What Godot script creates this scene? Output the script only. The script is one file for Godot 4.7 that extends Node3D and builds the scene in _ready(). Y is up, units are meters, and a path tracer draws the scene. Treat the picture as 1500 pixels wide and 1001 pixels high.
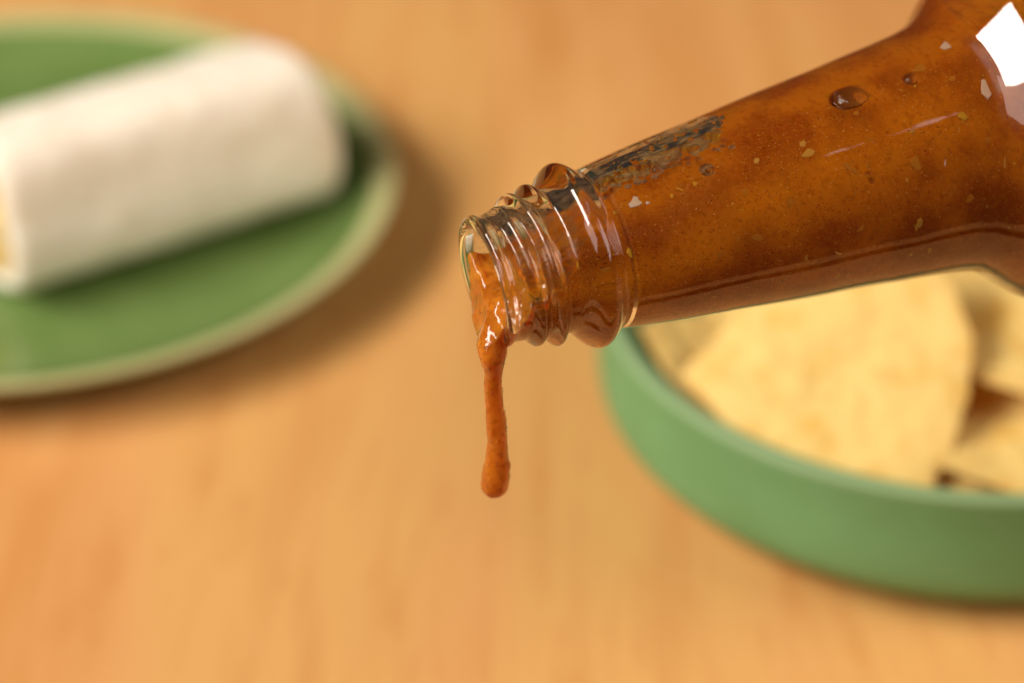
extends Node3D

const MM := 0.001
# the bottle's axis from the lip into the bottle, gravity-up across it, and the side turned to the viewer
const LIP := Vector3(-0.0007, 0.1362, 0)
const AX := Vector3(0.92071808, 0.08818964, -0.38013262)
const GU := Vector3(-0.08151541, 0.9961037, 0.03365489)
const NR := Vector3(0.38161953, 0.0, 0.92431950)
const BOTTLE_LEN := 205.0

var rng := RandomNumberGenerator.new()
var lump := FastNoiseLite.new()
var fine := FastNoiseLite.new()
var wide := FastNoiseLite.new()


func _ready() -> void:
	# camera
	var cam := Camera3D.new()
	cam.name = "camera"
	add_child(cam)
	var p := deg_to_rad(32.0)
	cam.position = Vector3(0.0044, 0.4, 0.44142)
	cam.rotation = Vector3(-p, 0, 0)
	cam.near = 0.02
	cam.far = 20.0
	var att := CameraAttributesPhysical.new()
	att.frustum_focal_length = 103.56
	att.frustum_focus_distance = 0.5135
	att.exposure_aperture = 103.56 / 15.5
	cam.attributes = att
	cam.fov = 13.222
	cam.current = true

	# surroundings: a dim studio
	var we := WorldEnvironment.new()
	we.name = "environment"
	var env := Environment.new()
	env.background_mode = Environment.BG_COLOR
	env.background_color = Color(0.026, 0.022, 0.018).linear_to_srgb()
	env.tonemap_mode = Environment.TONE_MAPPER_LINEAR
	env.tonemap_exposure = 1.02
	env.sdfgi_enabled = true
	env.ssao_enabled = true
	env.ssil_enabled = true
	we.environment = env
	add_child(we)

	# studio lamps, and an added fill on the right
	soft_lamp("key_lamp", Vector3(-1.10, 1.04, 0.16), Vector3(0, 0.08, -0.08), Vector2(0.30, 1.15), 3.0, Color(1.0, 0.97, 0.94))
	soft_lamp("fill_lamp", Vector3(-1.28, 1.05, 1.12), Vector3(0, 0.06, -0.12), Vector2(1.1, 1.1), 1.6, Color(1.0, 0.94, 0.88))
	soft_lamp("added_right_fill", Vector3(1.30, 0.85, 0.12), Vector3(0, 0.03, -0.2), Vector2(0.9, 0.9), 1.25, Color(1.0, 0.94, 0.87))  # unseen source, added to brighten the shaded front and right faces

	soft_lamp("strip_lamp", Vector3(0.55, 1.00, 0.34), Vector3(0.06, 0.12, -0.06), Vector2(0.36, 0.15), 0.055, Color(1.0, 0.95, 0.9))

	lump.seed = 3
	lump.frequency = 1.0
	lump.fractal_octaves = 3
	fine.seed = 8
	fine.frequency = 1.0
	fine.fractal_octaves = 2
	wide.seed = 21
	wide.frequency = 1.0
	wide.fractal_octaves = 2

	build_table()
	build_plate()
	build_wrap()
	build_bowl()
	build_chips()
	build_bottle()
	build_sauce()


# ------------------------------------------------------------ helpers

func soft_lamp(called: String, at: Vector3, towards: Vector3, size: Vector2, energy: float, tint: Color) -> void:
	var l := AreaLight3D.new()
	l.name = called
	l.area_size = size
	l.light_energy = energy
	l.light_color = tint
	l.shadow_enabled = true
	l.area_range = 6.0
	add_child(l)
	l.look_at_from_position(at, towards, Vector3(0, 0, -1))


func tag(o: Node3D, label: String, category: String, group := "") -> void:
	o.set_meta("label", label)
	o.set_meta("category", category)
	if group:
		o.set_meta("group", group)


func mat(c: Color, rough: float, spec := 0.5) -> StandardMaterial3D:
	var m := StandardMaterial3D.new()
	m.albedo_color = c.linear_to_srgb()
	m.roughness = rough
	m.metallic_specular = spec
	return m


func put(called: String, mesh: Mesh, m: Material, parent: Node = self) -> MeshInstance3D:
	var o := MeshInstance3D.new()
	o.name = called
	o.mesh = mesh
	o.material_override = m
	parent.add_child(o, true)
	return o


# one mesh from points and triangles, its faces turned outwards and its normals smoothed
func solid(v: PackedVector3Array, idx: PackedInt32Array, colors := PackedColorArray(), uvs := PackedVector2Array()) -> ArrayMesh:
	var vol := 0.0
	var mid := Vector3.ZERO
	for q in v:
		mid += q
	mid /= v.size()
	for i in range(0, idx.size(), 3):
		vol += (v[idx[i]] - mid).dot((v[idx[i + 1]] - mid).cross(v[idx[i + 2]] - mid))
	if vol > 0.0:
		for i in range(0, idx.size(), 3):
			var t := idx[i + 1]
			idx[i + 1] = idx[i + 2]
			idx[i + 2] = t
	var n := PackedVector3Array()
	n.resize(v.size())
	for i in range(0, idx.size(), 3):
		var a := idx[i]
		var b := idx[i + 1]
		var c := idx[i + 2]
		var f := (v[c] - v[a]).cross(v[b] - v[a])
		n[a] += f
		n[b] += f
		n[c] += f
	for i in n.size():
		n[i] = n[i].normalized() if n[i].length_squared() > 1e-30 else Vector3.UP
	var arr := []
	arr.resize(Mesh.ARRAY_MAX)
	arr[Mesh.ARRAY_VERTEX] = v
	arr[Mesh.ARRAY_NORMAL] = n
	arr[Mesh.ARRAY_INDEX] = idx
	if colors.size():
		arr[Mesh.ARRAY_COLOR] = colors
	if uvs.size():
		arr[Mesh.ARRAY_TEX_UV] = uvs
	var mesh := ArrayMesh.new()
	mesh.add_surface_from_arrays(Mesh.PRIMITIVE_TRIANGLES, arr)
	return mesh


# triangles of rows x cols points where the columns close on themselves
func ring_faces(rows: int, cols: int, closed_rows := false) -> PackedInt32Array:
	var idx := PackedInt32Array()
	var last := rows if closed_rows else rows - 1
	for i in last:
		var i2 := (i + 1) % rows
		for j in cols:
			var j2 := (j + 1) % cols
			idx.append_array([i * cols + j, i2 * cols + j, i2 * cols + j2, i * cols + j, i2 * cols + j2, i * cols + j2])
	return idx


# a profile of (radius, height) turned about y; the ends may lie on the axis
func lathe(prof: PackedVector2Array, cols: int, wob := 0.0) -> ArrayMesh:
	var v := PackedVector3Array()
	var uv := PackedVector2Array()
	for i in prof.size():
		for j in cols:
			var a := TAU * j / cols
			var r := prof[i].x * (1.0 + wob * lump.get_noise_3d(cos(a) * 0.8, sin(a) * 0.8, prof[i].y * 20.0))
			v.append(Vector3(cos(a) * r, prof[i].y, sin(a) * r))
			uv.append(Vector2(float(j) / cols * 3.0, float(i) / prof.size()))
	return solid(v, ring_faces(prof.size(), cols), PackedColorArray(), uv)


# a smooth closed curve through a few profile points (Catmull-Rom)
func smooth_curve(pts: Array, per: int) -> PackedVector2Array:
	var o := PackedVector2Array()
	for i in pts.size() - 1:
		var a: Vector2 = pts[maxi(i - 1, 0)]
		var b: Vector2 = pts[i]
		var c: Vector2 = pts[i + 1]
		var d: Vector2 = pts[mini(i + 2, pts.size() - 1)]
		for k in per:
			o.append(b.cubic_interpolate(c, a, d, float(k) / per))
	o.append(pts[-1])
	return o


func noise_tex(freq: float, seed_: int, ramp: Array, size := 512, octaves := 4) -> NoiseTexture2D:
	var n := FastNoiseLite.new()
	n.seed = seed_
	n.frequency = freq
	n.fractal_octaves = octaves
	var t := NoiseTexture2D.new()
	t.width = size
	t.height = size
	t.seamless = true
	t.noise = n
	var g := Gradient.new()
	var off := PackedFloat32Array()
	var col := PackedColorArray()
	for k in ramp:
		off.append(k[0])
		col.append((k[1] as Color).linear_to_srgb())
	g.offsets = off
	g.colors = col
	t.color_ramp = g
	return t


# ------------------------------------------------------------ table

func build_table() -> void:
	var im := Image.create(1024, 1024, false, Image.FORMAT_RGB8)
	var a := FastNoiseLite.new()
	a.seed = 5
	a.frequency = 1.0
	a.fractal_octaves = 3
	var light := Color(0.72, 0.355, 0.122)
	var dark := Color(0.62, 0.270, 0.075)
	var gold := Color(0.72, 0.385, 0.122)
	for y in 1024:
		for x in 1024:
			# x: across the grain, 1024 px = 0.7 m; y: along it, 1024 px = 1.3 m
			var xx := x * 0.7 / 1024.0
			var yy := y * 1.3 / 1024.0
			var bend := 0.012 * a.get_noise_2d(xx * 4.0, yy * 1.5 + 40.0)
			var u := xx + bend
			var s := 0.5 + 0.5 * a.get_noise_2d(u * 60.0, yy * 5.0)
			var f := 0.5 + 0.5 * a.get_noise_2d(u * 420.0 + 9.0, yy * 14.0)
			var b := 0.5 + 0.5 * a.get_noise_2d(u * 11.0 + 70.0, yy * 2.2)
			var blot := smoothstep(0.60, 0.78, 0.5 + 0.5 * a.get_noise_2d(u * 85.0 + 31.0, yy * 17.0))
			var c := light.lerp(gold, smoothstep(0.35, 0.7, b))
			c = c.lerp(dark, clampf(0.42 * smoothstep(0.45, 0.75, s) + 0.20 * smoothstep(0.5, 0.8, f) + 0.35 * blot + 0.45 * smoothstep(0.55, 0.75, 1.0 - b), 0.0, 1.0))
			im.set_pixel(x, y, c.linear_to_srgb())
	var m := mat(Color(1, 1, 1), 0.5, 0.4)
	m.albedo_texture = ImageTexture.create_from_image(im)
	m.uv1_triplanar = true
	m.uv1_world_triplanar = true
	m.uv1_scale = Vector3(1.0 / 0.7, 1.0, 1.0 / 1.3)
	# a thick board with rounded edges
	var x0 := -0.9
	var x1 := 0.9
	var z0 := -1.05
	var z1 := 0.10
	var r := 0.006
	var th := 0.03
	var v := PackedVector3Array()
	var ring := [[0.0, -th, 0.5], [0.0, -th, 0.0], [0.0, -r, 0.0]]
	var prof := []
	prof.append(Vector2(r, -th))
	for k in 7:
		var t := PI / 2 * k / 6.0
		prof.append(Vector2(r - r * cos(t), -r + r * sin(t)))
	prof.append(Vector2(r + 0.0005, 0.0))
	prof.append(Vector2(0.05, 0.0))
	for q in prof:
		for c in [[x0, z0, 1, 1], [x1, z0, -1, 1], [x1, z1, -1, -1], [x0, z1, 1, -1]]:
			v.append(Vector3(c[0] + c[2] * q.x, q.y, c[1] + c[3] * q.x))
	var idx := ring_faces(prof.size(), 4)
	var top := (prof.size() - 1) * 4
	idx.append_array([top, top + 1, top + 2, top, top + 2, top + 3, 0, 2, 1, 0, 3, 2])
	var o := put("wooden_tabletop", solid(v, idx), m)
	tag(o, "orange brown wooden tabletop with fine grain under the plate and bowl", "table")


# ------------------------------------------------------------ plate and wrap

func build_plate() -> void:
	var root := Node3D.new()
	root.name = "dinner_plate"
	add_child(root)
	root.position = Vector3(-0.1310, 0.0005, -0.2560)
	root.scale = Vector3(0.99, 0.74, 0.99)
	tag(root, "green glazed plate with pale sage rim under the tortilla wrap", "plate")
	var body := mat(Color(0.150, 0.235, 0.066), 0.17)
	body.albedo_texture = noise_tex(0.02, 4, [[0.3, Color(0.85, 0.88, 0.8)], [0.7, Color(1, 1, 1)]], 256)
	# well and wall in one turned piece; the rim bead is a part of its own with the thinner, paler glaze
	var pr := smooth_curve([Vector2(0.0004, 0.0), Vector2(0.052, 0.0), Vector2(0.060, 0.0), Vector2(0.064, 0.003), Vector2(0.085, 0.0062), Vector2(0.0975, 0.0125), Vector2(0.1020, 0.0176), Vector2(0.0990, 0.0178), Vector2(0.0945, 0.0135), Vector2(0.086, 0.0092), Vector2(0.070, 0.0065), Vector2(0.04, 0.0060), Vector2(0.0004, 0.0060)], 6)
	put("plate_body", lathe(pr, 128), body, root)
	var rim := PackedVector2Array()
	for k in 25:
		var t := TAU * k / 24.0
		rim.append(Vector2(0.1014 + 0.0037 * cos(t) + 0.0012 * sin(t), 0.0176 + 0.0028 * sin(t) + 0.0016 * cos(t)))
	put("rim", lathe(rim, 128), mat(Color(0.46, 0.44, 0.20), 0.32), root)


func build_wrap() -> void:
	var root := Node3D.new()
	root.name = "tortilla_wrap"
	add_child(root)
	tag(root, "rolled white flour tortilla wrap lying on the green plate", "wrap")
	var a := Vector3(-0.1330, 0.0265, -0.2190)
	var b := Vector3(-0.0490, 0.0265, -0.2750)
	root.position = Vector3((a.x + b.x) / 2, 0.0050, (a.z + b.z) / 2)
	var dir := (b - a).normalized()
	var side := dir.cross(Vector3.UP).normalized()
	var len := (b - a).length()
	var off := (a - root.position)
	# the rolled skin: a tube with a folded, rounded far end and an overlapping flap
	var rows := 90
	var cols := 120
	var v := PackedVector3Array()
	var col := PackedColorArray()
	for i in rows:
		var t := float(i) / (rows - 1)
		var s := len * t
		var endr := clampf((len - s) / 0.012, 0.0, 1.0)
		var near := clampf(s / 0.004, 0.0, 1.0)
		var k := sqrt(maxf(1.0 - pow(1.0 - endr, 3.0), 0.0)) * (0.93 + 0.07 * sqrt(maxf(0.0, 1.0 - pow(1.0 - near, 2.0))))
		for j in cols:
			var th := TAU * j / cols
			var r := 0.0200
			# the seam of the roll, low on the viewer's side, and shallow creases
			var seam := wrapf(th - 3.75 - 0.25 * t, 0.0, TAU) / TAU
			r += 0.0016 * (1.0 - seam)
			r += 0.0006 * lump.get_noise_3d(cos(th) * 1.2, sin(th) * 1.2, s * 45.0)
			r += 0.00035 * fine.get_noise_3d(cos(th) * 8.0, sin(th) * 8.0, s * 320.0)
			r *= maxf(k, 0.02) * pow(pow(absf(cos(th + 0.26)), 3.6) + pow(absf(sin(th + 0.26)), 3.6), -1.0 / 3.6)
			var y := cos(th) * r
			var x := sin(th) * r
			y = maxf(y, -0.0212 + 0.0002 * absf(x) / 0.02)
			# the end is folded in: squarer than a ball and slanted
			var ss := s - 0.004 * clampf(1.0 - endr, 0.0, 1.0) * (0.5 + 0.5 * cos(th * 2.0))
			v.append(off + dir * ss + Vector3.UP * y * 1.0 + side * x * 1.06)
			var spot := smoothstep(0.25, 0.55, lump.get_noise_3d(cos(th) * 2.1 + 7.0, sin(th) * 2.1, s * 60.0))
			var c := Color(0.89, 0.80, 0.66).lerp(Color(0.74, 0.58, 0.38), 0.45 * spot)
			col.append(c)
	var idx := ring_faces(rows, cols)
	var last := v.size()
	v.append(off + dir * len)
	col.append(Color(0.7, 0.6, 0.46))
	for j in cols:
		idx.append_array([(rows - 1) * cols + j, last, (rows - 1) * cols + (j + 1) % cols])
	# the cut end: a lip of tortilla and a hollow where the filling sits
	var rim0 := v.size()
	for q in [[0.90, -0.0008], [0.84, 0.003]]:
		for j in cols:
			var th := TAU * j / cols
			var e := v[j] - (off)
			v.append(off + (e - dir * e.dot(dir)) * float(q[0]) + dir * float(q[1]))
			col.append(Color(0.76, 0.69, 0.55))
	for k in 2:
		var from := 0 if k == 0 else rim0
		var to := rim0 + k * cols
		for j in cols:
			var j2 := (j + 1) % cols
			idx.append_array([from + j, from + j2, to + j2, from + j, to + j2, to + j])
	var ctr := v.size()
	v.append(off + dir * 0.004)
	col.append(Color(0.76, 0.69, 0.55))
	for j in cols:
		idx.append_array([rim0 + cols + j, rim0 + cols + (j + 1) % cols, ctr])
	var m := mat(Color(1, 1, 1), 0.75, 0.35)
	m.vertex_color_use_as_albedo = true
	m.subsurf_scatter_enabled = true
	m.subsurf_scatter_strength = 0.08
	put("rolled_tortilla", solid(v, idx, col), m, root)
	# yellow filling that shows in the cut end
	var fm := mat(Color(0.72, 0.47, 0.11), 0.5)
	for k in 7:
		var ball := blob(0.0074, 0.0016, 40 + k)
		var an := TAU * k / 6.0 + 0.4
		var rr := 0.0105 if k < 6 else 0.0
		var f := put("filling", ball, fm, root)
		f.position = off + dir * 0.0045 + Vector3.UP * cos(an) * rr + side * sin(an) * rr


func blob(r: float, amp: float, seed_: int, rows := 16, cols := 24) -> ArrayMesh:
	var v := PackedVector3Array()
	for i in rows + 1:
		var ph := PI * i / rows
		for j in cols:
			var th := TAU * j / cols
			var d := Vector3(sin(ph) * cos(th), cos(ph), sin(ph) * sin(th))
			v.append(d * (r + amp * lump.get_noise_3d(d.x * 1.5 + seed_ * 3.7, d.y * 1.5, d.z * 1.5)))
	return solid(v, ring_faces(rows + 1, cols))


# ------------------------------------------------------------ bowl and chips

func build_bowl() -> void:
	var root := Node3D.new()
	root.name = "chip_bowl"
	add_child(root)
	root.position = Vector3(0.1145, 0.0005, -0.1645)
	tag(root, "low straight sided matte green bowl full of tortilla chips", "bowl")
	var m := mat(Color(0.145, 0.305, 0.122), 0.55, 0.4)
	m.albedo_texture = noise_tex(0.015, 14, [[0.3, Color(0.9, 0.9, 0.86)], [0.7, Color(1, 1, 1)]], 256)
	var pr := smooth_curve([Vector2(0.0004, 0.0025), Vector2(0.055, 0.0025), Vector2(0.060, 0.0000), Vector2(0.072, 0.0004), Vector2(0.0825, 0.0045), Vector2(0.0880, 0.0103), Vector2(0.0893, 0.0180), Vector2(0.0893, 0.0279), Vector2(0.0893, 0.0340), Vector2(0.0886, 0.0353), Vector2(0.0872, 0.0356), Vector2(0.0858, 0.0351), Vector2(0.0852, 0.0338), Vector2(0.0850, 0.0279), Vector2(0.0848, 0.0180), Vector2(0.0830, 0.0107), Vector2(0.077, 0.0072), Vector2(0.065, 0.0058), Vector2(0.0004, 0.0058)], 6)
	put("bowl_body", lathe(pr, 160), m, root)
	var rim := PackedVector2Array()
	for k in 21:
		var t := TAU * k / 20.0
		rim.append(Vector2(0.0872 + 0.0023 * cos(t), 0.0351 + 0.0012 * sin(t)))
	put("rim", lathe(rim, 160), mat(Color(0.24, 0.36, 0.17), 0.5, 0.4), root)


# a curved, blistered corn chip with three rounded corners, its base point at the middle
func chip_mesh(size: float, curl: float, seed_: int) -> ArrayMesh:
	var rows := 22
	var cols := 60
	var v := PackedVector3Array()
	var col := PackedColorArray()
	var n := rows * cols
	for side in 2:
		for i in rows:
			var t := float(i) / (rows - 1)
			for j in cols:
				var a := TAU * j / cols
				# a rounded triangle with one bowed side
				var k := cos(PI / 3.0) / cos(fposmod(a, TAU / 3.0) - PI / 3.0)
				var edge := lerpf(1.0, k, 0.48) * (0.84 + 0.045 * lump.get_noise_3d(cos(a) * 2.0, sin(a) * 2.0, seed_ * 5.3) + 0.012 * fine.get_noise_3d(cos(a) * 9.0, sin(a) * 9.0, seed_ * 2.1))
				var x := cos(a) * edge * t * size
				var z := sin(a) * edge * t * size
				var y := curl * (x * x * 0.9 - z * z * 0.5) / size + 0.035 * size * lump.get_noise_3d(x * 26.0, z * 26.0, seed_ * 9.7)
				var bump := 0.0004 * fine.get_noise_3d(x * 260.0, z * 260.0, seed_ * 4.4) + 0.0011 * maxf(0.0, lump.get_noise_3d(x * 110.0, z * 110.0, seed_ * 3.3 + side * 50.0))
				var half := 0.0009 * (1.0 - pow(t, 8.0)) + 0.0001
				v.append(Vector3(x, y + (half + bump if side == 0 else -half - bump * 0.6), z))
				var toast := smoothstep(0.1, 0.5, lump.get_noise_3d(x * 55.0 + 31.0, z * 55.0, seed_ * 6.1))
				var rimt := smoothstep(0.86, 1.0, t)
				var c := Color(0.97, 0.71, 0.235).lerp(Color(0.88, 0.50, 0.075), 0.65 * toast)
				c = c.lerp(Color(0.84, 0.44, 0.06), 0.5 * smoothstep(0.15, 0.6, fine.get_noise_3d(x * 150.0, z * 150.0, seed_ * 1.9)))
				c = c.lerp(Color(0.86, 0.52, 0.12), 0.35 * rimt)
				col.append(c)
	var idx := PackedInt32Array()
	for side in 2:
		for i in rows - 1:
			for j in cols:
				var j2 := (j + 1) % cols
				var p := side * n + i * cols
				var q := p + cols
				if side == 0:
					idx.append_array([p + j, q + j, q + j2, p + j, q + j2, p + j2])
				else:
					idx.append_array([p + j, q + j2, q + j, p + j, p + j2, q + j2])
	for j in cols:
		var j2 := (j + 1) % cols
		var p := (rows - 1) * cols
		idx.append_array([p + j, n + p + j, n + p + j2, p + j, n + p + j2, p + j2])
	return solid(v, idx, col)


func build_chips() -> void:
	var m := mat(Color(1, 1, 1), 0.62, 0.4)
	m.vertex_color_use_as_albedo = true
	m.subsurf_scatter_enabled = true
	m.subsurf_scatter_strength = 0.04
	m.backlight_enabled = true
	m.backlight = Color(0.6, 0.33, 0.07)
	# three corners in mm, curl, label
	var list := [
		[Vector3(96, 60, -137), Vector3(101, 32, -85), Vector3(41, 42, -126), 0.08, "large pale tortilla chip lying face up at the front of the green bowl"],
		[Vector3(97, 42, -124), Vector3(160, 46, -108), Vector3(128, 54, -174), 0.25, "curved tortilla chip under the bottle's shoulder, right of the large chip"],
		[Vector3(99, 29, -90), Vector3(152, 36, -92), Vector3(122, 41, -138), 0.35, "tortilla chip at the bowl's front right, below the curved chip"],
		[Vector3(41, 33, -142), Vector3(58, 26, -112), Vector3(72, 30, -168), 0.3, "deep yellow tortilla chip at the bowl's left wall behind the large chip"],
		[Vector3(158, 38, -110), Vector3(188, 50, -154), Vector3(148, 46, -146), 0.4, "tortilla chip leaning on the right wall of the bowl"],
		[Vector3(66, 44, -200), Vector3(112, 56, -172), Vector3(112, 42, -232), 0.4, "tortilla chip at the middle back of the bowl behind the bottle"],
		[Vector3(138, 42, -228), Vector3(132, 54, -178), Vector3(186, 44, -194), -0.3, "tortilla chip at the back right of the bowl behind the bottle"],
		[Vector3(62, 22, -126), Vector3(116, 22, -104), Vector3(106, 24, -158), 0.12, "tortilla chip at the bottom of the bowl under the large chip"],
		[Vector3(98, 31, -102), Vector3(172, 31, -124), Vector3(118, 34, -176), 0.12, "tortilla chip at the bottom of the bowl under the curved chip"],
		[Vector3(50, 20, -170), Vector3(112, 22, -164), Vector3(86, 22, -222), 0.12, "tortilla chip at the bottom of the bowl under the rear chip"],
		[Vector3(88, 28, -94), Vector3(140, 28, -96), Vector3(112, 31, -138), 0.12, "tortilla chip against the bowl's front wall, half under the large chip"],
	]
	for k in list.size():
		var e: Array = list[k]
		var a: Vector3 = e[0] * MM
		var b: Vector3 = e[1] * MM
		var c: Vector3 = e[2] * MM
		var mid := (a + b + c) / 3.0
		var up := (b - a).cross(c - a).normalized()
		up = up if up.y > 0.0 else -up
		var x := (a - mid - up * (a - mid).dot(up)).normalized()
		var size := ((a - mid).length() + (b - mid).length() + (c - mid).length()) / 3.0 / 0.84
		var o := put("tortilla_chip" if k == 0 else "tortilla_chip_%03d" % k, chip_mesh(size, e[3], k + 1), m)
		o.transform = Transform3D(Basis(x, up, x.cross(up)), mid)
		tag(o, e[4], "tortilla chip", "tortilla chips heaped in the green bowl")


# ------------------------------------------------------------ bottle

var knots_s := [14.0, 22.0, 32.0, 46.0, 57.0, 70.0, 77.0, 83.5, 88.0, 91.5, 94.1, 97.5, 102.0, 108.0, 116.0, 126.0, 196.0, 201.5, 204.2, 205.0]
var knots_r := [13.0, 14.55, 16.05, 17.65, 19.0, 20.35, 21.2, 21.95, 22.6, 23.5, 24.9, 27.9, 31.8, 34.6, 36.0, 36.4, 36.4, 35.2, 32.6, 30.0]


func along(ks: Array, kr: Array, s: float) -> float:
	if s <= ks[0]:
		return kr[0]
	for i in ks.size() - 1:
		if s <= ks[i + 1]:
			var p: float = kr[maxi(i - 1, 0)]
			var n: float = kr[mini(i + 2, ks.size() - 1)]
			var t: float = (s - ks[i]) / (ks[i + 1] - ks[i])
			var pt: float = ks[maxi(i - 1, 0)] - ks[i]
			var nt: float = ks[mini(i + 2, ks.size() - 1)] - ks[i]
			return cubic_interpolate_in_time(kr[i], kr[i + 1], p, n, t, ks[i + 1] - ks[i], pt if pt != 0.0 else -1.0, nt if nt > ks[i + 1] - ks[i] else ks[i + 1] - ks[i] + 1.0)
	return kr[-1]


# outer radius in mm at s mm from the lip, th radians from gravity-up towards the viewer
func outer_r(s: float, th: float) -> float:
	var r: float
	if s < 14.0:
		r = 11.45 + maxf(s - 2.5, 0.0) * 0.135
		# lip ring
		r += 0.55 * exp(-pow(maxf(s - 1.1, 0.0) / 0.75, 2.0))
		if s < 1.1:
			r -= 1.1 - sqrt(maxf(1.21 - pow(1.1 - s, 2.0), 0.0))
	else:
		r = along(knots_s, knots_r, s)
	if s < 26.0:
		# the bead under the thread
		var b := absf(s - 17.4)
		if b < 4.2:
			var q := b / 4.2
			r += 3.35 * pow(1.0 - q * q, 1.7)
	if s > 2.0 and s < 16.0:
		# two turns of thread
		var a := fposmod(rad_to_deg(th) + 34.0, 360.0)
		for k in 3:
			var run := a + 360.0 * k
			if run < 768.0:
				var c := 4.75 + 3.55 * run / 360.0
				var d := absf(s - c) / 1.75
				if d < 1.0:
					var tall := lerpf(1.15, 1.9, clampf(run / 500.0, 0.0, 1.0)) * smoothstep(-4.0, 26.0, run) * smoothstep(768.0, 728.0, run)
					r += tall * pow(1.0 - d * d, 1.6)
	return r


func inner_r(s: float) -> float:
	var a := 9.5 + 0.12 * maxf(s - 8.0, 0.0)
	if s < 12.0:
		return a
	return smin(a, along(knots_s, knots_r, clampf(s, 14.0, 196.0)) - lerpf(3.2, 2.2, smoothstep(50.0, 90.0, s)), 0.8) if s < 24.0 else along(knots_s, knots_r, minf(s, 196.0)) - lerpf(3.2, 2.2, smoothstep(50.0, 90.0, s))


# th from gravity-up to the viewer's side, in the world
func at_bottle(s: float, r: float, th: float) -> Vector3:
	return LIP + (AX * s + GU * (cos(th) * r) + NR * (sin(th) * r)) * MM


func build_bottle() -> void:
	var cols := 288
	var ss := []
	var s := 0.0
	while s < BOTTLE_LEN:
		ss.append(s)
		s += 0.1 if s < 1.2 else 0.16 if s < 23.0 else 0.8 if s < 84.0 else 0.5 if s < 125.0 else 6.0 if s < 194.0 else 0.6
	ss.append(BOTTLE_LEN)
	var inv := Transform3D(bottle_basis(), LIP + AX * BOTTLE_LEN * MM).affine_inverse()
	var v := PackedVector3Array()
	var rows := 0
	for k in [0.0, 0.5, 0.85]:   # base
		for j in cols:
			v.append(inv * at_bottle(BOTTLE_LEN - 2.0 * (1.0 - k / 0.85), 29.5 * k / 0.85 + 0.02, TAU * j / cols))
		rows += 1
	for i in range(ss.size() - 1, -1, -1):
		for j in cols:
			var th := TAU * j / cols
			var wave := 1.0 + 0.0022 * lump.get_noise_3d(cos(th) * 1.3, sin(th) * 1.3, ss[i] * 0.06)
			v.append(inv * at_bottle(ss[i], outer_r(ss[i], th) * wave, th))
		rows += 1
	# over the lip and back inside
	for k in 5:
		var t := PI / 2 * (k + 1) / 5.0
		for j in cols:
			v.append(inv * at_bottle(0.7 - 0.7 * cos(t), 10.75 - 1.25 * sin(t), TAU * j / cols))
		rows += 1
	s = 1.0
	while s < BOTTLE_LEN - 8.0:
		for j in cols:
			var th := TAU * j / cols
			var wave := 1.0 + 0.004 * lump.get_noise_3d(cos(th) * 1.3 + 9.0, sin(th) * 1.3, s * 0.08)
			v.append(inv * at_bottle(s, inner_r(s) * wave, th))
		rows += 1
		s += 1.0 if s < 126.0 else 7.0
	for k in [0.9, 0.5, 0.0]:
		for j in cols:
			v.append(inv * at_bottle(BOTTLE_LEN - 6.0, 31.0 * k + 0.02, TAU * j / cols))
		rows += 1
	var m := StandardMaterial3D.new()
	m.albedo_color = Color(0.985, 0.992, 0.985, 0.0)
	m.transparency = BaseMaterial3D.TRANSPARENCY_ALPHA
	m.refraction_enabled = true
	m.refraction_scale = 0.05
	m.roughness = 0.0
	var o := put("sauce_bottle", solid(v, ring_faces(rows, cols)), m)
	o.transform = Transform3D(bottle_basis(), LIP + AX * BOTTLE_LEN * MM)
	tag(o, "clear glass sauce bottle tipped to pour, with open threaded neck", "bottle")


func bottle_basis() -> Basis:
	var y := -AX
	var z := NR
	return Basis(y.cross(z).normalized(), y, z)


# ------------------------------------------------------------ sauce

func level(s: float) -> float:
	return along([0.0, 6.0, 13.0, 19.0, 25.0, 32.0], [-3.6, -1.6, 3.2, 8.2, 13.5, 24.0], s)


# depth of the long air pocket that lies under the top of the neck
func air_pocket(s: float, th: float) -> float:
	if s < 15.0 or s > 53.0:
		return 0.0
	var deg := rad_to_deg(wrapf(th, -PI, PI))
	var ends := minf(smoothstep(19.0, 22.5, s), smoothstep(51.5, 45.0, s))
	var hi := lerpf(9.0, 6.0, clampf((s - 20.0) / 28.0, 0.0, 1.0)) + 3.0 * lump.get_noise_2d(s * 0.45, 4.0) + 2.0 * fine.get_noise_2d(s * 1.6, 1.0)
	var mid := -19.0
	var q := (deg - mid) / (hi - mid) if deg > mid else (mid - deg) / 22.0
	q /= maxf(ends, 0.05)
	if q >= 1.0:
		return 0.0
	var wet := 0.5 + 0.5 * lump.get_noise_3d(s * 0.22, deg * 0.05, 6.0)
	# drops of sauce that still cling to the glass inside it
	var drops := smoothstep(0.30, 0.12, lump.get_noise_3d(s * 0.55, deg * 0.14, 21.0)) * smoothstep(0.42, 0.25, fine.get_noise_3d(s * 1.5, deg * 0.4, 2.0))
	return (0.5 + 2.3 * wet) * ends * sqrt(1.0 - q * q * q) * drops


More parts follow.
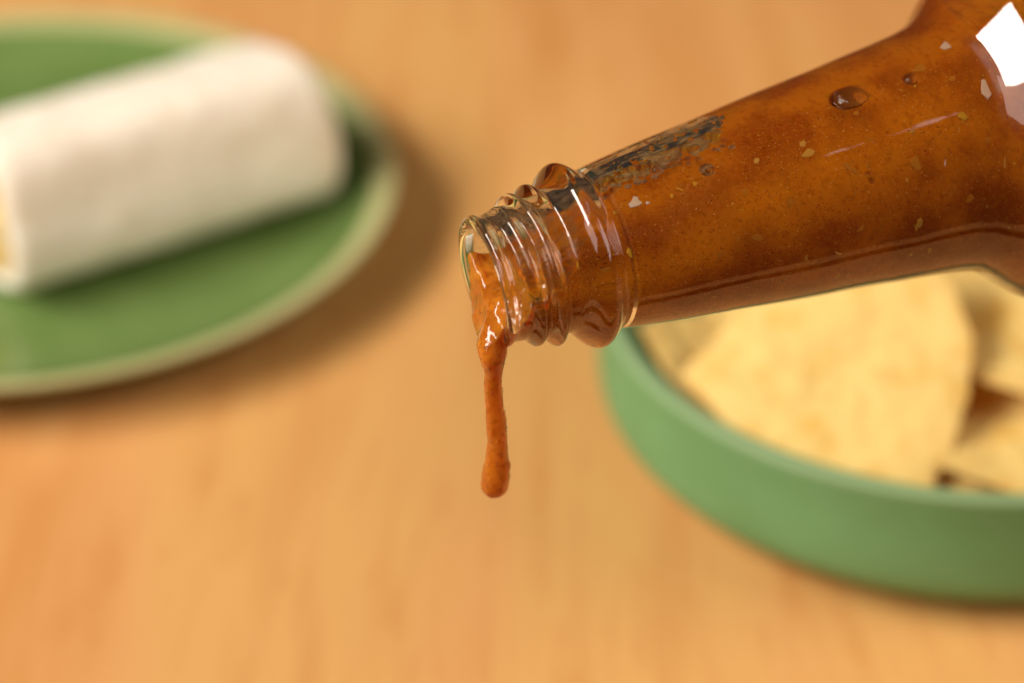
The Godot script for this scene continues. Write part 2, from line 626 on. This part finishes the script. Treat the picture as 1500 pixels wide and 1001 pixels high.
func sauce_color(s: float, th: float) -> Color:
	var x := cos(th) * 14.0
	var y := sin(th) * 14.0
	var a := 0.5 + 0.5 * lump.get_noise_3d(x * 0.09, y * 0.09, s * 0.07)
	var b := 0.5 + 0.5 * fine.get_noise_3d(x * 0.7, y * 0.7, s * 0.7)
	var g := 0.5 + 0.5 * fine.get_noise_3d(x * 1.7 + 5.0, y * 1.7, s * 1.5)
	var c := Color(0.34, 0.068, 0.004).lerp(Color(0.53, 0.138, 0.007), smoothstep(0.30, 0.72, a))
	c = c.lerp(Color(0.60, 0.20, 0.014), 0.35 * smoothstep(0.55, 0.8, g))
	# translucent glow painted in as amber through the mid-neck, with a redder drift above it
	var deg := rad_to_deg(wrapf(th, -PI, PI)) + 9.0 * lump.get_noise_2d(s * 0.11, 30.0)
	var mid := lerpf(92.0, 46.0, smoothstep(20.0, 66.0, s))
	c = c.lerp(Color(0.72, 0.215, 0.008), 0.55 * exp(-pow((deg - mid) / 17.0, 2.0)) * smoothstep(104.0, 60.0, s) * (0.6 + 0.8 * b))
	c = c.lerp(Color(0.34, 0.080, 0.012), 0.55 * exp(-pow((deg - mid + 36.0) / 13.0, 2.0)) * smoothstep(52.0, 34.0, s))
	return c.lerp(Color(0.26, 0.050, 0.003), 0.4 * smoothstep(0.5, 0.8, b))


func build_sauce() -> void:
	var root := Node3D.new()
	root.name = "sauce"
	add_child(root)
	root.position = LIP
	tag(root, "orange brown chile sauce filling the bottle and dripping from its lip", "sauce")
	var m := mat(Color(1, 1, 1), 0.10, 0.16)   # wet against the glass, which takes its own gloss away
	m.vertex_color_use_as_albedo = true
	m.subsurf_scatter_enabled = true
	m.subsurf_scatter_strength = 0.3
	var wet: StandardMaterial3D = m.duplicate()
	wet.roughness = 0.09
	wet.metallic_specular = 0.42
	wet.subsurf_scatter_strength = 0.5

	# bubbles caught against the glass: s, angle (deg), half length along, half width, depth
	var pits := [[70.6, 11.0, 3.6, 2.6, 2.9], [81.9, 15.0, 1.4, 1.3, 1.2], [41.2, 24.0, 1.25, 1.2, 1.1], [68.0, 62.0, 0.6, 0.6, 0.5], [67.7, 58.0, 0.4, 0.4, 0.4], [36.0, 8.0, 2.2, 1.0, 0.8], [33.5, 9.5, 1.1, 1.0, 0.8]]
	rng.seed = 12
	for k in 46:   # the row of small bubbles along the edge of the air pocket
		var bs := rng.randf_range(21.0, 48.0)
		var br := rng.randf_range(0.25, 0.6)
		pits.append([bs, 8.0 + rng.randf_range(-2.0, 7.0), br * 1.2, br, br * 0.9])
	var cols := 480
	var v := PackedVector3Array()
	var col := PackedColorArray()
	var s := 5.0
	var rows := 0
	for j in cols:
		v.append((AX * 5.4 - GU * 6.5) * MM)
		col.append(sauce_color(4.0, 0.0))
	rows += 1
	while s < BOTTLE_LEN - 5.9:
		var R := inner_r(s) + 0.14
		var h := level(s)
		var off := -6.5 * (1.0 - smoothstep(15.0, 26.0, s))   # the rings are drawn about a centre below the surface
		for j in cols:
			var ph := TAU * j / cols
			var c := cos(ph)
			var r := -off * c + sqrt(R * R - off * off * sin(ph) * sin(ph))
			if c > 0.02 and h < 40.0:
				var hh := h + 0.45 * lump.get_noise_3d(s * 0.25, sin(ph) * 5.0, 3.0) + 0.2 * fine.get_noise_3d(s * 1.1, sin(ph) * 14.0, 9.0)
				var q := (hh - off) / c
				if r - q > -2.0:
					r -= (sqrt(pow(r - q, 2.0) + 0.02) + (r - q)) * 0.5
				r = maxf(r, 0.5)
			var gg := off + c * r
			var nn := sin(ph) * r
			var th := atan2(nn, gg)
			r = sqrt(gg * gg + nn * nn)
			var hollow := air_pocket(s, th)
			r = minf(r, R - hollow)
			for e in pits:
				var ds: float = s - e[0]
				if absf(ds) < e[2]:
					var dt: float = wrapf(rad_to_deg(th) - e[1], -180.0, 180.0) * PI / 180.0 * R
					var d: float = pow(ds / e[2], 2.0) + pow(dt / e[3], 2.0)
					if d < 1.0:
						r = minf(r, R - e[4] * sqrt(1.0 - d))
			v.append((AX * s + GU * (cos(th) * r) + NR * (sin(th) * r)) * MM)
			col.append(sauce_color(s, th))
		rows += 1
		s += 0.3 if s < 98.0 else 0.8 if s < 130.0 else 5.0
	for j in cols:
		v.append((AX * (BOTTLE_LEN - 5.9)) * MM)
		col.append(sauce_color(200.0, 0.0))
	rows += 1
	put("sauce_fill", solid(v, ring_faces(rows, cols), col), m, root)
	var skin := mat(Color(0.36, 0.10, 0.008), 0.05, 0.8)
	for k in 7:
		var e: Array = pits[k]
		var bv := PackedVector3Array()
		for i in 13:
			var t := PI / 2 * i / 12.0
			for j in 28:
				var a := TAU * j / 28
				bv.append(Vector3(cos(a) * cos(t) * e[2] * 0.93, -sin(t) * e[4] * 0.85 + 0.02, sin(a) * cos(t) * e[3] * 0.93) * MM)
		var bub := put("air_bubble", solid(bv, ring_faces(13, 28)), skin, root)
		bub.transform = spot_frame(e[0], e[1], inner_r(e[0]))
	build_film(root)
	build_drip(root, wet)
	build_bits(root)


# a thin smear of sauce that clings to the glass where the neck has run empty
func build_film(root: Node3D) -> void:
	var cols := 300
	var v := PackedVector3Array()
	var col := PackedColorArray()
	var rows := 0
	var s := 0.8
	while s < 53.0:
		for j in cols:
			var th := TAU * j / cols
			var deg := rad_to_deg(wrapf(th, -PI, PI))
			var r := inner_r(s) + 0.07
			v.append((AX * s + GU * (cos(th) * r) + NR * (sin(th) * r)) * MM)
			var a := 0.5 + 0.5 * lump.get_noise_3d(cos(th) * 2.0, sin(th) * 2.0, s * 0.16)
			var f := 0.5 + 0.5 * fine.get_noise_3d(cos(th) * 9.0, sin(th) * 9.0, s * lerpf(0.5, 0.22, smoothstep(18.0, 24.0, s)))
			var side := smoothstep(-10.0, 60.0, deg) if deg > -10.0 else smoothstep(20.0, 110.0, -deg)
			var al := smoothstep(0.30, 0.75, 0.65 * a + 0.35 * f) * lerpf(0.40, 0.62, side) * smoothstep(-1.5, 7.0, s)
			if s > 20.0:
				al = lerpf(al, 0.62 * smoothstep(0.40, 0.62, f * 0.6 + a * 0.4), smoothstep(20.0, 26.0, s))
			var c := Color(0.42, 0.14, 0.02).lerp(Color(0.40, 0.22, 0.085), 1.0 - side)
			c.a = al * smoothstep(53.0, 46.0, s)
			col.append(c)
		rows += 1
		s += 0.35
	var m := mat(Color(1, 1, 1), 0.4, 0.0)
	m.vertex_color_use_as_albedo = true
	m.transparency = BaseMaterial3D.TRANSPARENCY_ALPHA
	put("sauce_film", solid(v, ring_faces(rows, cols), col), m, root)


# sauce at the mouth and the drip below it, as one field meshed with surface nets (mm, world axes about the lip)
var drip_pts: Array = []
var side_pts: Array = []

func field(q: Vector3) -> float:
	# pool inside the mouth
	var s := q.dot(AX)
	var g := q.dot(GU)
	var n := q.dot(NR)
	var rad := sqrt(g * g + n * n)
	var lev := level(maxf(s, 0.0)) - maxf(-s, 0.0) * 1.5 - 0.30 * n * clampf(1.0 - (s - 2.0) / 4.0, 0.0, 1.0) + 0.015 * n * n + 0.5 * lump.get_noise_2d(s * 0.25, n * 0.25)
	var d := maxf(rad - 9.6, maxf((0.9 - 1.5 * clampf((-g - 2.0) / 6.0, 0.0, 1.0) - s) * 0.9, s - 8.0))
	d = smax(d, (g - lev) * 0.8, 0.8)
	# chain of rounded cones
	var c := 1e9
	for i in drip_pts.size() - 1:
		var a: Vector3 = drip_pts[i][0]
		var b: Vector3 = drip_pts[i + 1][0]
		var ba := b - a
		var t := clampf((q - a).dot(ba) / ba.length_squared(), 0.0, 1.0)
		c = minf(c, (q - a - ba * t).length() - lerpf(drip_pts[i][1], drip_pts[i + 1][1], t))
	var c2 := 1e9
	for i in side_pts.size() - 1:
		var a: Vector3 = side_pts[i][0]
		var b: Vector3 = side_pts[i + 1][0]
		var ba := b - a
		var t := clampf((q - a).dot(ba) / ba.length_squared(), 0.0, 1.0)
		c2 = minf(c2, (q - a - ba * t).length() - lerpf(side_pts[i][1], side_pts[i + 1][1], t))
	d = smin(d, smin(c, c2, 4.6), 2.6)
	return d + 0.15 * lump.get_noise_3d(q.x * 0.35, q.y * 0.24, q.z * 0.35) + 0.07 * fine.get_noise_3d(q.x * 0.8, q.y * 0.8, q.z * 0.8)


func smin(a: float, b: float, k: float) -> float:
	var h := maxf(k - absf(a - b), 0.0) / k
	return minf(a, b) - h * h * k * 0.25


func smax(a: float, b: float, k: float) -> float:
	return -smin(-a, -b, k)


func build_drip(root: Node3D, m: Material) -> void:
	var q := -GU * cos(deg_to_rad(32)) + NR * sin(deg_to_rad(32))
	var e := -AX * 2.0 + q * 12.4
	drip_pts = [[AX * 3.0 + q * 6.0, 3.0], [AX * 0.2 + q * 8.6, 2.2], [-AX * 1.2 + q * 10.6, 1.9], [e + Vector3(0.3, -0.4, 0), 1.5], [e + Vector3(0.35, -3.0, 0), 1.45], [e + Vector3(0.25, -6.5, 0), 1.62], [e + Vector3(0.45, -10, 0), 1.62], [e + Vector3(0.8, -14, 0), 1.85], [e + Vector3(0.95, -18, 0), 1.8], [e + Vector3(0.85, -22.5, 0), 2.1], [e + Vector3(0.75, -25.5, 0), 2.55], [e + Vector3(0.45, -27.6, 0), 2.5]]
	var q2 := -GU * cos(deg_to_rad(-16)) + NR * sin(deg_to_rad(-16))
	side_pts = [[AX * 2.0 + q2 * 8.0, 2.2], [-AX * 0.1 + q2 * 9.4, 1.2], [-AX * 0.35 + q2 * 10.9, 0.75], [e + Vector3(0.1, 0.4, 0), 1.1]]
	var knob := [e + Vector3(2.3, -23.2, 0.3), 0.9]
	var h := 0.32
	var lo := Vector3(-12.5, -46.5, -13.0)
	var hi := Vector3(18.0, 13.0, 15.0)
	var nx := int((hi.x - lo.x) / h / 8.0 + 1) * 8
	var ny := int((hi.y - lo.y) / h / 8.0 + 1) * 8
	var nz := int((hi.z - lo.z) / h / 8.0 + 1) * 8
	var vals := {}
	var cells := {}
	var v := PackedVector3Array()
	var col := PackedColorArray()
	var idx := PackedInt32Array()
	var blocks := []
	for bx in range(0, nx, 8):
		for by in range(0, ny, 8):
			for bz in range(0, nz, 8):
				if absf(field(lo + Vector3(bx + 4, by + 4, bz + 4) * h)) < 4.0 * 1.75 * h * 1.35 + 1.0:
					blocks.append(Vector3i(bx, by, bz))
	var stride_y := nz + 2
	var stride_x := (ny + 2) * stride_y
	for b: Vector3i in blocks:
		for i in range(b.x, b.x + 9):
			for j in range(b.y, b.y + 9):
				for k in range(b.z, b.z + 9):
					var key := i * stride_x + j * stride_y + k
					if not vals.has(key):
						var pt := lo + Vector3(i, j, k) * h
						var kn: float = (pt - knob[0]).length() - knob[1]
						vals[key] = smin(field(pt), kn, 1.0)
	var corner := []
	for c in 8:
		corner.append((c & 1) * stride_x + ((c >> 1) & 1) * stride_y + ((c >> 2) & 1))
	for b: Vector3i in blocks:
		for i in range(b.x, b.x + 8):
			for j in range(b.y, b.y + 8):
				for k in range(b.z, b.z + 8):
					var key := i * stride_x + j * stride_y + k
					var inside := 0
					for c in 8:
						if vals[key + corner[c]] < 0.0:
							inside += 1
					if inside == 0 or inside == 8:
						continue
					var sum := Vector3.ZERO
					var cnt := 0
					for c in 8:
						for ax in 3:
							var c2 := c | (1 << ax)
							if c2 == c:
								continue
							var va: float = vals[key + corner[c]]
							var vb: float = vals[key + corner[c2]]
							if (va < 0.0) != (vb < 0.0):
								var t := va / (va - vb)
								var pa := Vector3(c & 1, (c >> 1) & 1, (c >> 2) & 1)
								pa[ax] += t
								sum += pa
								cnt += 1
					cells[key] = v.size()
					var pt := lo + (Vector3(i, j, k) + sum / cnt) * h
					v.append(pt * MM)
					var a := 0.5 + 0.5 * lump.get_noise_3d(pt.x * 0.13, pt.y * 0.08, pt.z * 0.13)
					var f := 0.5 + 0.5 * fine.get_noise_3d(pt.x * 0.6, pt.y * 0.6, pt.z * 0.6)
					var cc := Color(0.34, 0.100, 0.008).lerp(Color(0.46, 0.150, 0.012), smoothstep(0.35, 0.7, a))
					col.append(cc.lerp(Color(0.22, 0.050, 0.004), 0.5 * smoothstep(0.5, 0.8, f)))
	var strides := [stride_x, stride_y, 1]
	for key: int in cells:
		for ax in 3:
			if (vals[key] < 0.0) == (vals[key + strides[ax]] < 0.0):
				continue
			var s1: int = strides[(ax + 1) % 3]
			var s2: int = strides[(ax + 2) % 3]
			if not (cells.has(key - s1) and cells.has(key - s2) and cells.has(key - s1 - s2)):
				continue
			var a: int = cells[key]
			var b: int = cells[key - s1]
			var c: int = cells[key - s1 - s2]
			var d: int = cells[key - s2]
			if vals[key] < 0.0:
				idx.append_array([a, b, c, a, c, d])
			else:
				idx.append_array([a, c, b, a, d, c])
	put("drip", solid(v, idx, col), m, root)
	# ground spice in the drip
	rng.seed = 31
	var ball := SphereMesh.new()
	ball.radius = 1.0
	ball.height = 2.0
	ball.radial_segments = 6
	ball.rings = 3
	for pass_ in 2:
		var mm := MultiMesh.new()
		mm.transform_format = MultiMesh.TRANSFORM_3D
		mm.mesh = ball
		mm.instance_count = [520, 160][pass_]
		for i in mm.instance_count:
			var r := lerpf(0.03, [0.13, 0.20][pass_], pow(rng.randf(), 2.5))
			mm.set_instance_transform(i, Transform3D(Basis(Vector3.UP, rng.randf() * TAU) * Basis.from_scale(Vector3(r * rng.randf_range(0.8, 1.7), r, r) * MM), v[rng.randi() % v.size()]))
		var o := MultiMeshInstance3D.new()
		o.name = ["drip_spice_specks", "drip_pulp_bits"][pass_]
		o.multimesh = mm
		o.material_override = [mat(Color(0.05, 0.015, 0.006), 0.4), mat(Color(0.55, 0.22, 0.02), 0.15)][pass_]
		o.set_meta("kind", "stuff")
		root.add_child(o, true)


func spot_frame(s: float, deg: float, r: float) -> Transform3D:
	var th := deg_to_rad(deg)
	var out := GU * cos(th) + NR * sin(th)
	return Transform3D(Basis(AX, out, AX.cross(out)), (AX * s + out * r) * MM)


# an irregular flat flake: outline, thickness
func flake_mesh(a: float, b: float, seed_: int) -> ArrayMesh:
	rng.seed = 100 + seed_
	var v := PackedVector3Array()
	var n := 9
	var ang := []
	for j in n:
		ang.append((j + rng.randf_range(-0.3, 0.3)) * TAU / n)
	var rad := []
	for j in n:
		rad.append(rng.randf_range(0.5, 1.15))
	for q in [[0.0, 1.0], [0.8, 1.0], [1.0, 0.2], [0.8, -1.0], [0.0, -1.0]]:
		for j in n:
			v.append(Vector3(cos(ang[j]) * rad[j] * a * q[0], 0.14 * q[1], sin(ang[j]) * rad[j] * b * q[0]) * MM)
	return solid(v, ring_faces(5, n))


func build_bits(root: Node3D) -> void:
	var yellow := mat(Color(0.62, 0.30, 0.02), 0.3, 0.0)
	var pale := mat(Color(0.58, 0.27, 0.035), 0.4, 0.0)
	var amber := mat(Color(0.48, 0.16, 0.012), 0.3, 0.0)
	var white := mat(Color(0.74, 0.50, 0.32), 0.5, 0.0)
	# s, angle, half length, half width, turn, material, depth
	var list := [
		[58.8, 36, 1.6, 0.8, 10, pale, 0.02], [58.6, 30, 1.0, 0.8, 40, pale, 0.02], [87.1, 44, 1.5, 0.9, -20, yellow, 0.05], [84.4, 11, 1.9, 1.2, -30, amber, 0.0],
		[91.4, 5, 1.8, 1.2, 10, white, -0.02], [76.5, 59, 2.2, 1.8, 60, amber, -0.06], [65.0, 53, 2.2, 0.5, -50, amber, 0.0], [64.8, 88, 1.0, 0.7, 20, amber, 0.0],
		[93.0, 36, 2.2, 1.3, 70, white, -0.06], [49.8, 30, 0.7, 0.6, 0, pale, 0.02], [27.2, 29, 1.4, 1.1, 10, white, 0.05], [29.0, 33, 0.5, 0.4, 10, white, 0.05],
		[38.0, 31, 0.6, 0.5, 40, yellow, 0.03], [33.5, 34, 0.45, 0.4, 40, yellow, 0.03], [23.5, 66, 0.5, 0.9, 0, yellow, 0.05], [14.8, 66, 0.5, 0.9, 0, yellow, 0.05],
		[75.6, 92, 1.2, 0.9, 45, pale, -0.06], [60.5, 101, 1.3, 0.3, -30, pale, 0.0], [92.0, 70, 1.3, 0.25, 80, pale, 0.03], [81.5, 63, 0.9, 0.15, 70, white, 0.05],
		[46.0, 78, 1.4, 0.7, -10, amber, 0.0], [39.0, 84, 1.0, 0.8, 10, amber, 0.0], [90.0, 58, 0.9, 0.7, 10, amber, 0.0], [70.0, 40, 1.6, 0.25, -35, amber, 0.03],
		[85.0, 84, 1.0, 0.9, 0, amber, 0.03], [53.0, 62, 0.9, 0.9, 0, amber, 0.03], [77.5, 43, 0.7, 0.35, 0, pale, 0.04], [88.5, 24, 1.0, 0.6, 30, amber, 0.0],
	]
	rng.seed = 77
	for k in 80:
		var a := lerpf(0.2, 0.85, pow(rng.randf(), 2.0))
		list.append([rng.randf_range(16.0, 97.0), rng.randf_range(18.0, 128.0), a, a * rng.randf_range(0.25, 0.9), rng.randf_range(0, 180), [yellow, pale, amber, amber, amber][rng.randi() % 5], rng.randf_range(-0.13, 0.02)])
	for k in list.size():
		var e: Array = list[k]
		var o := put("onion_flake", flake_mesh(e[2], e[3], k), e[5], root)
		o.transform = spot_frame(e[0], e[1], inner_r(e[0]) + 0.14 + float(e[6])) * Transform3D(Basis(Vector3.UP, deg_to_rad(e[4])), Vector3.ZERO)
	# ground spice: thousands of specks against the glass
	specks("spice_specks", 5600, mat(Color(0.035, 0.012, 0.006), 0.5, 0.0), 0.03, 0.085, 5, root)
	specks("chile_specks", 2200, mat(Color(0.26, 0.025, 0.005), 0.4, 0.0), 0.04, 0.12, 6, root)
	specks("pale_specks", 2600, mat(Color(0.70, 0.36, 0.08), 0.3, 0.0), 0.03, 0.10, 7, root)


func specks(called: String, count: int, m: Material, r0: float, r1: float, seed_: int, root: Node3D) -> void:
	rng.seed = seed_
	var ball := SphereMesh.new()
	ball.radius = 1.0
	ball.height = 2.0
	ball.radial_segments = 6
	ball.rings = 3
	var mm := MultiMesh.new()
	mm.transform_format = MultiMesh.TRANSFORM_3D
	mm.mesh = ball
	mm.instance_count = count
	for i in count:
		var s := rng.randf_range(7.0, 100.0)
		var deg := rng.randf_range(10.0, 150.0)
		while inner_r(s) * cos(deg_to_rad(deg)) > level(s) - 0.3:
			deg = rng.randf_range(10.0, 150.0)
		var r := lerpf(r0, r1, pow(rng.randf(), 2.2))
		var t := spot_frame(s, deg, inner_r(s) + 0.14)
		t.basis = t.basis * Basis(Vector3.UP, rng.randf() * TAU) * Basis.from_scale(Vector3(r * rng.randf_range(0.8, 1.8), r * 0.8, r) * MM)
		mm.set_instance_transform(i, t)
	var o := MultiMeshInstance3D.new()
	o.name = called
	o.multimesh = mm
	o.material_override = m
	o.set_meta("kind", "stuff")
	root.add_child(o, true)
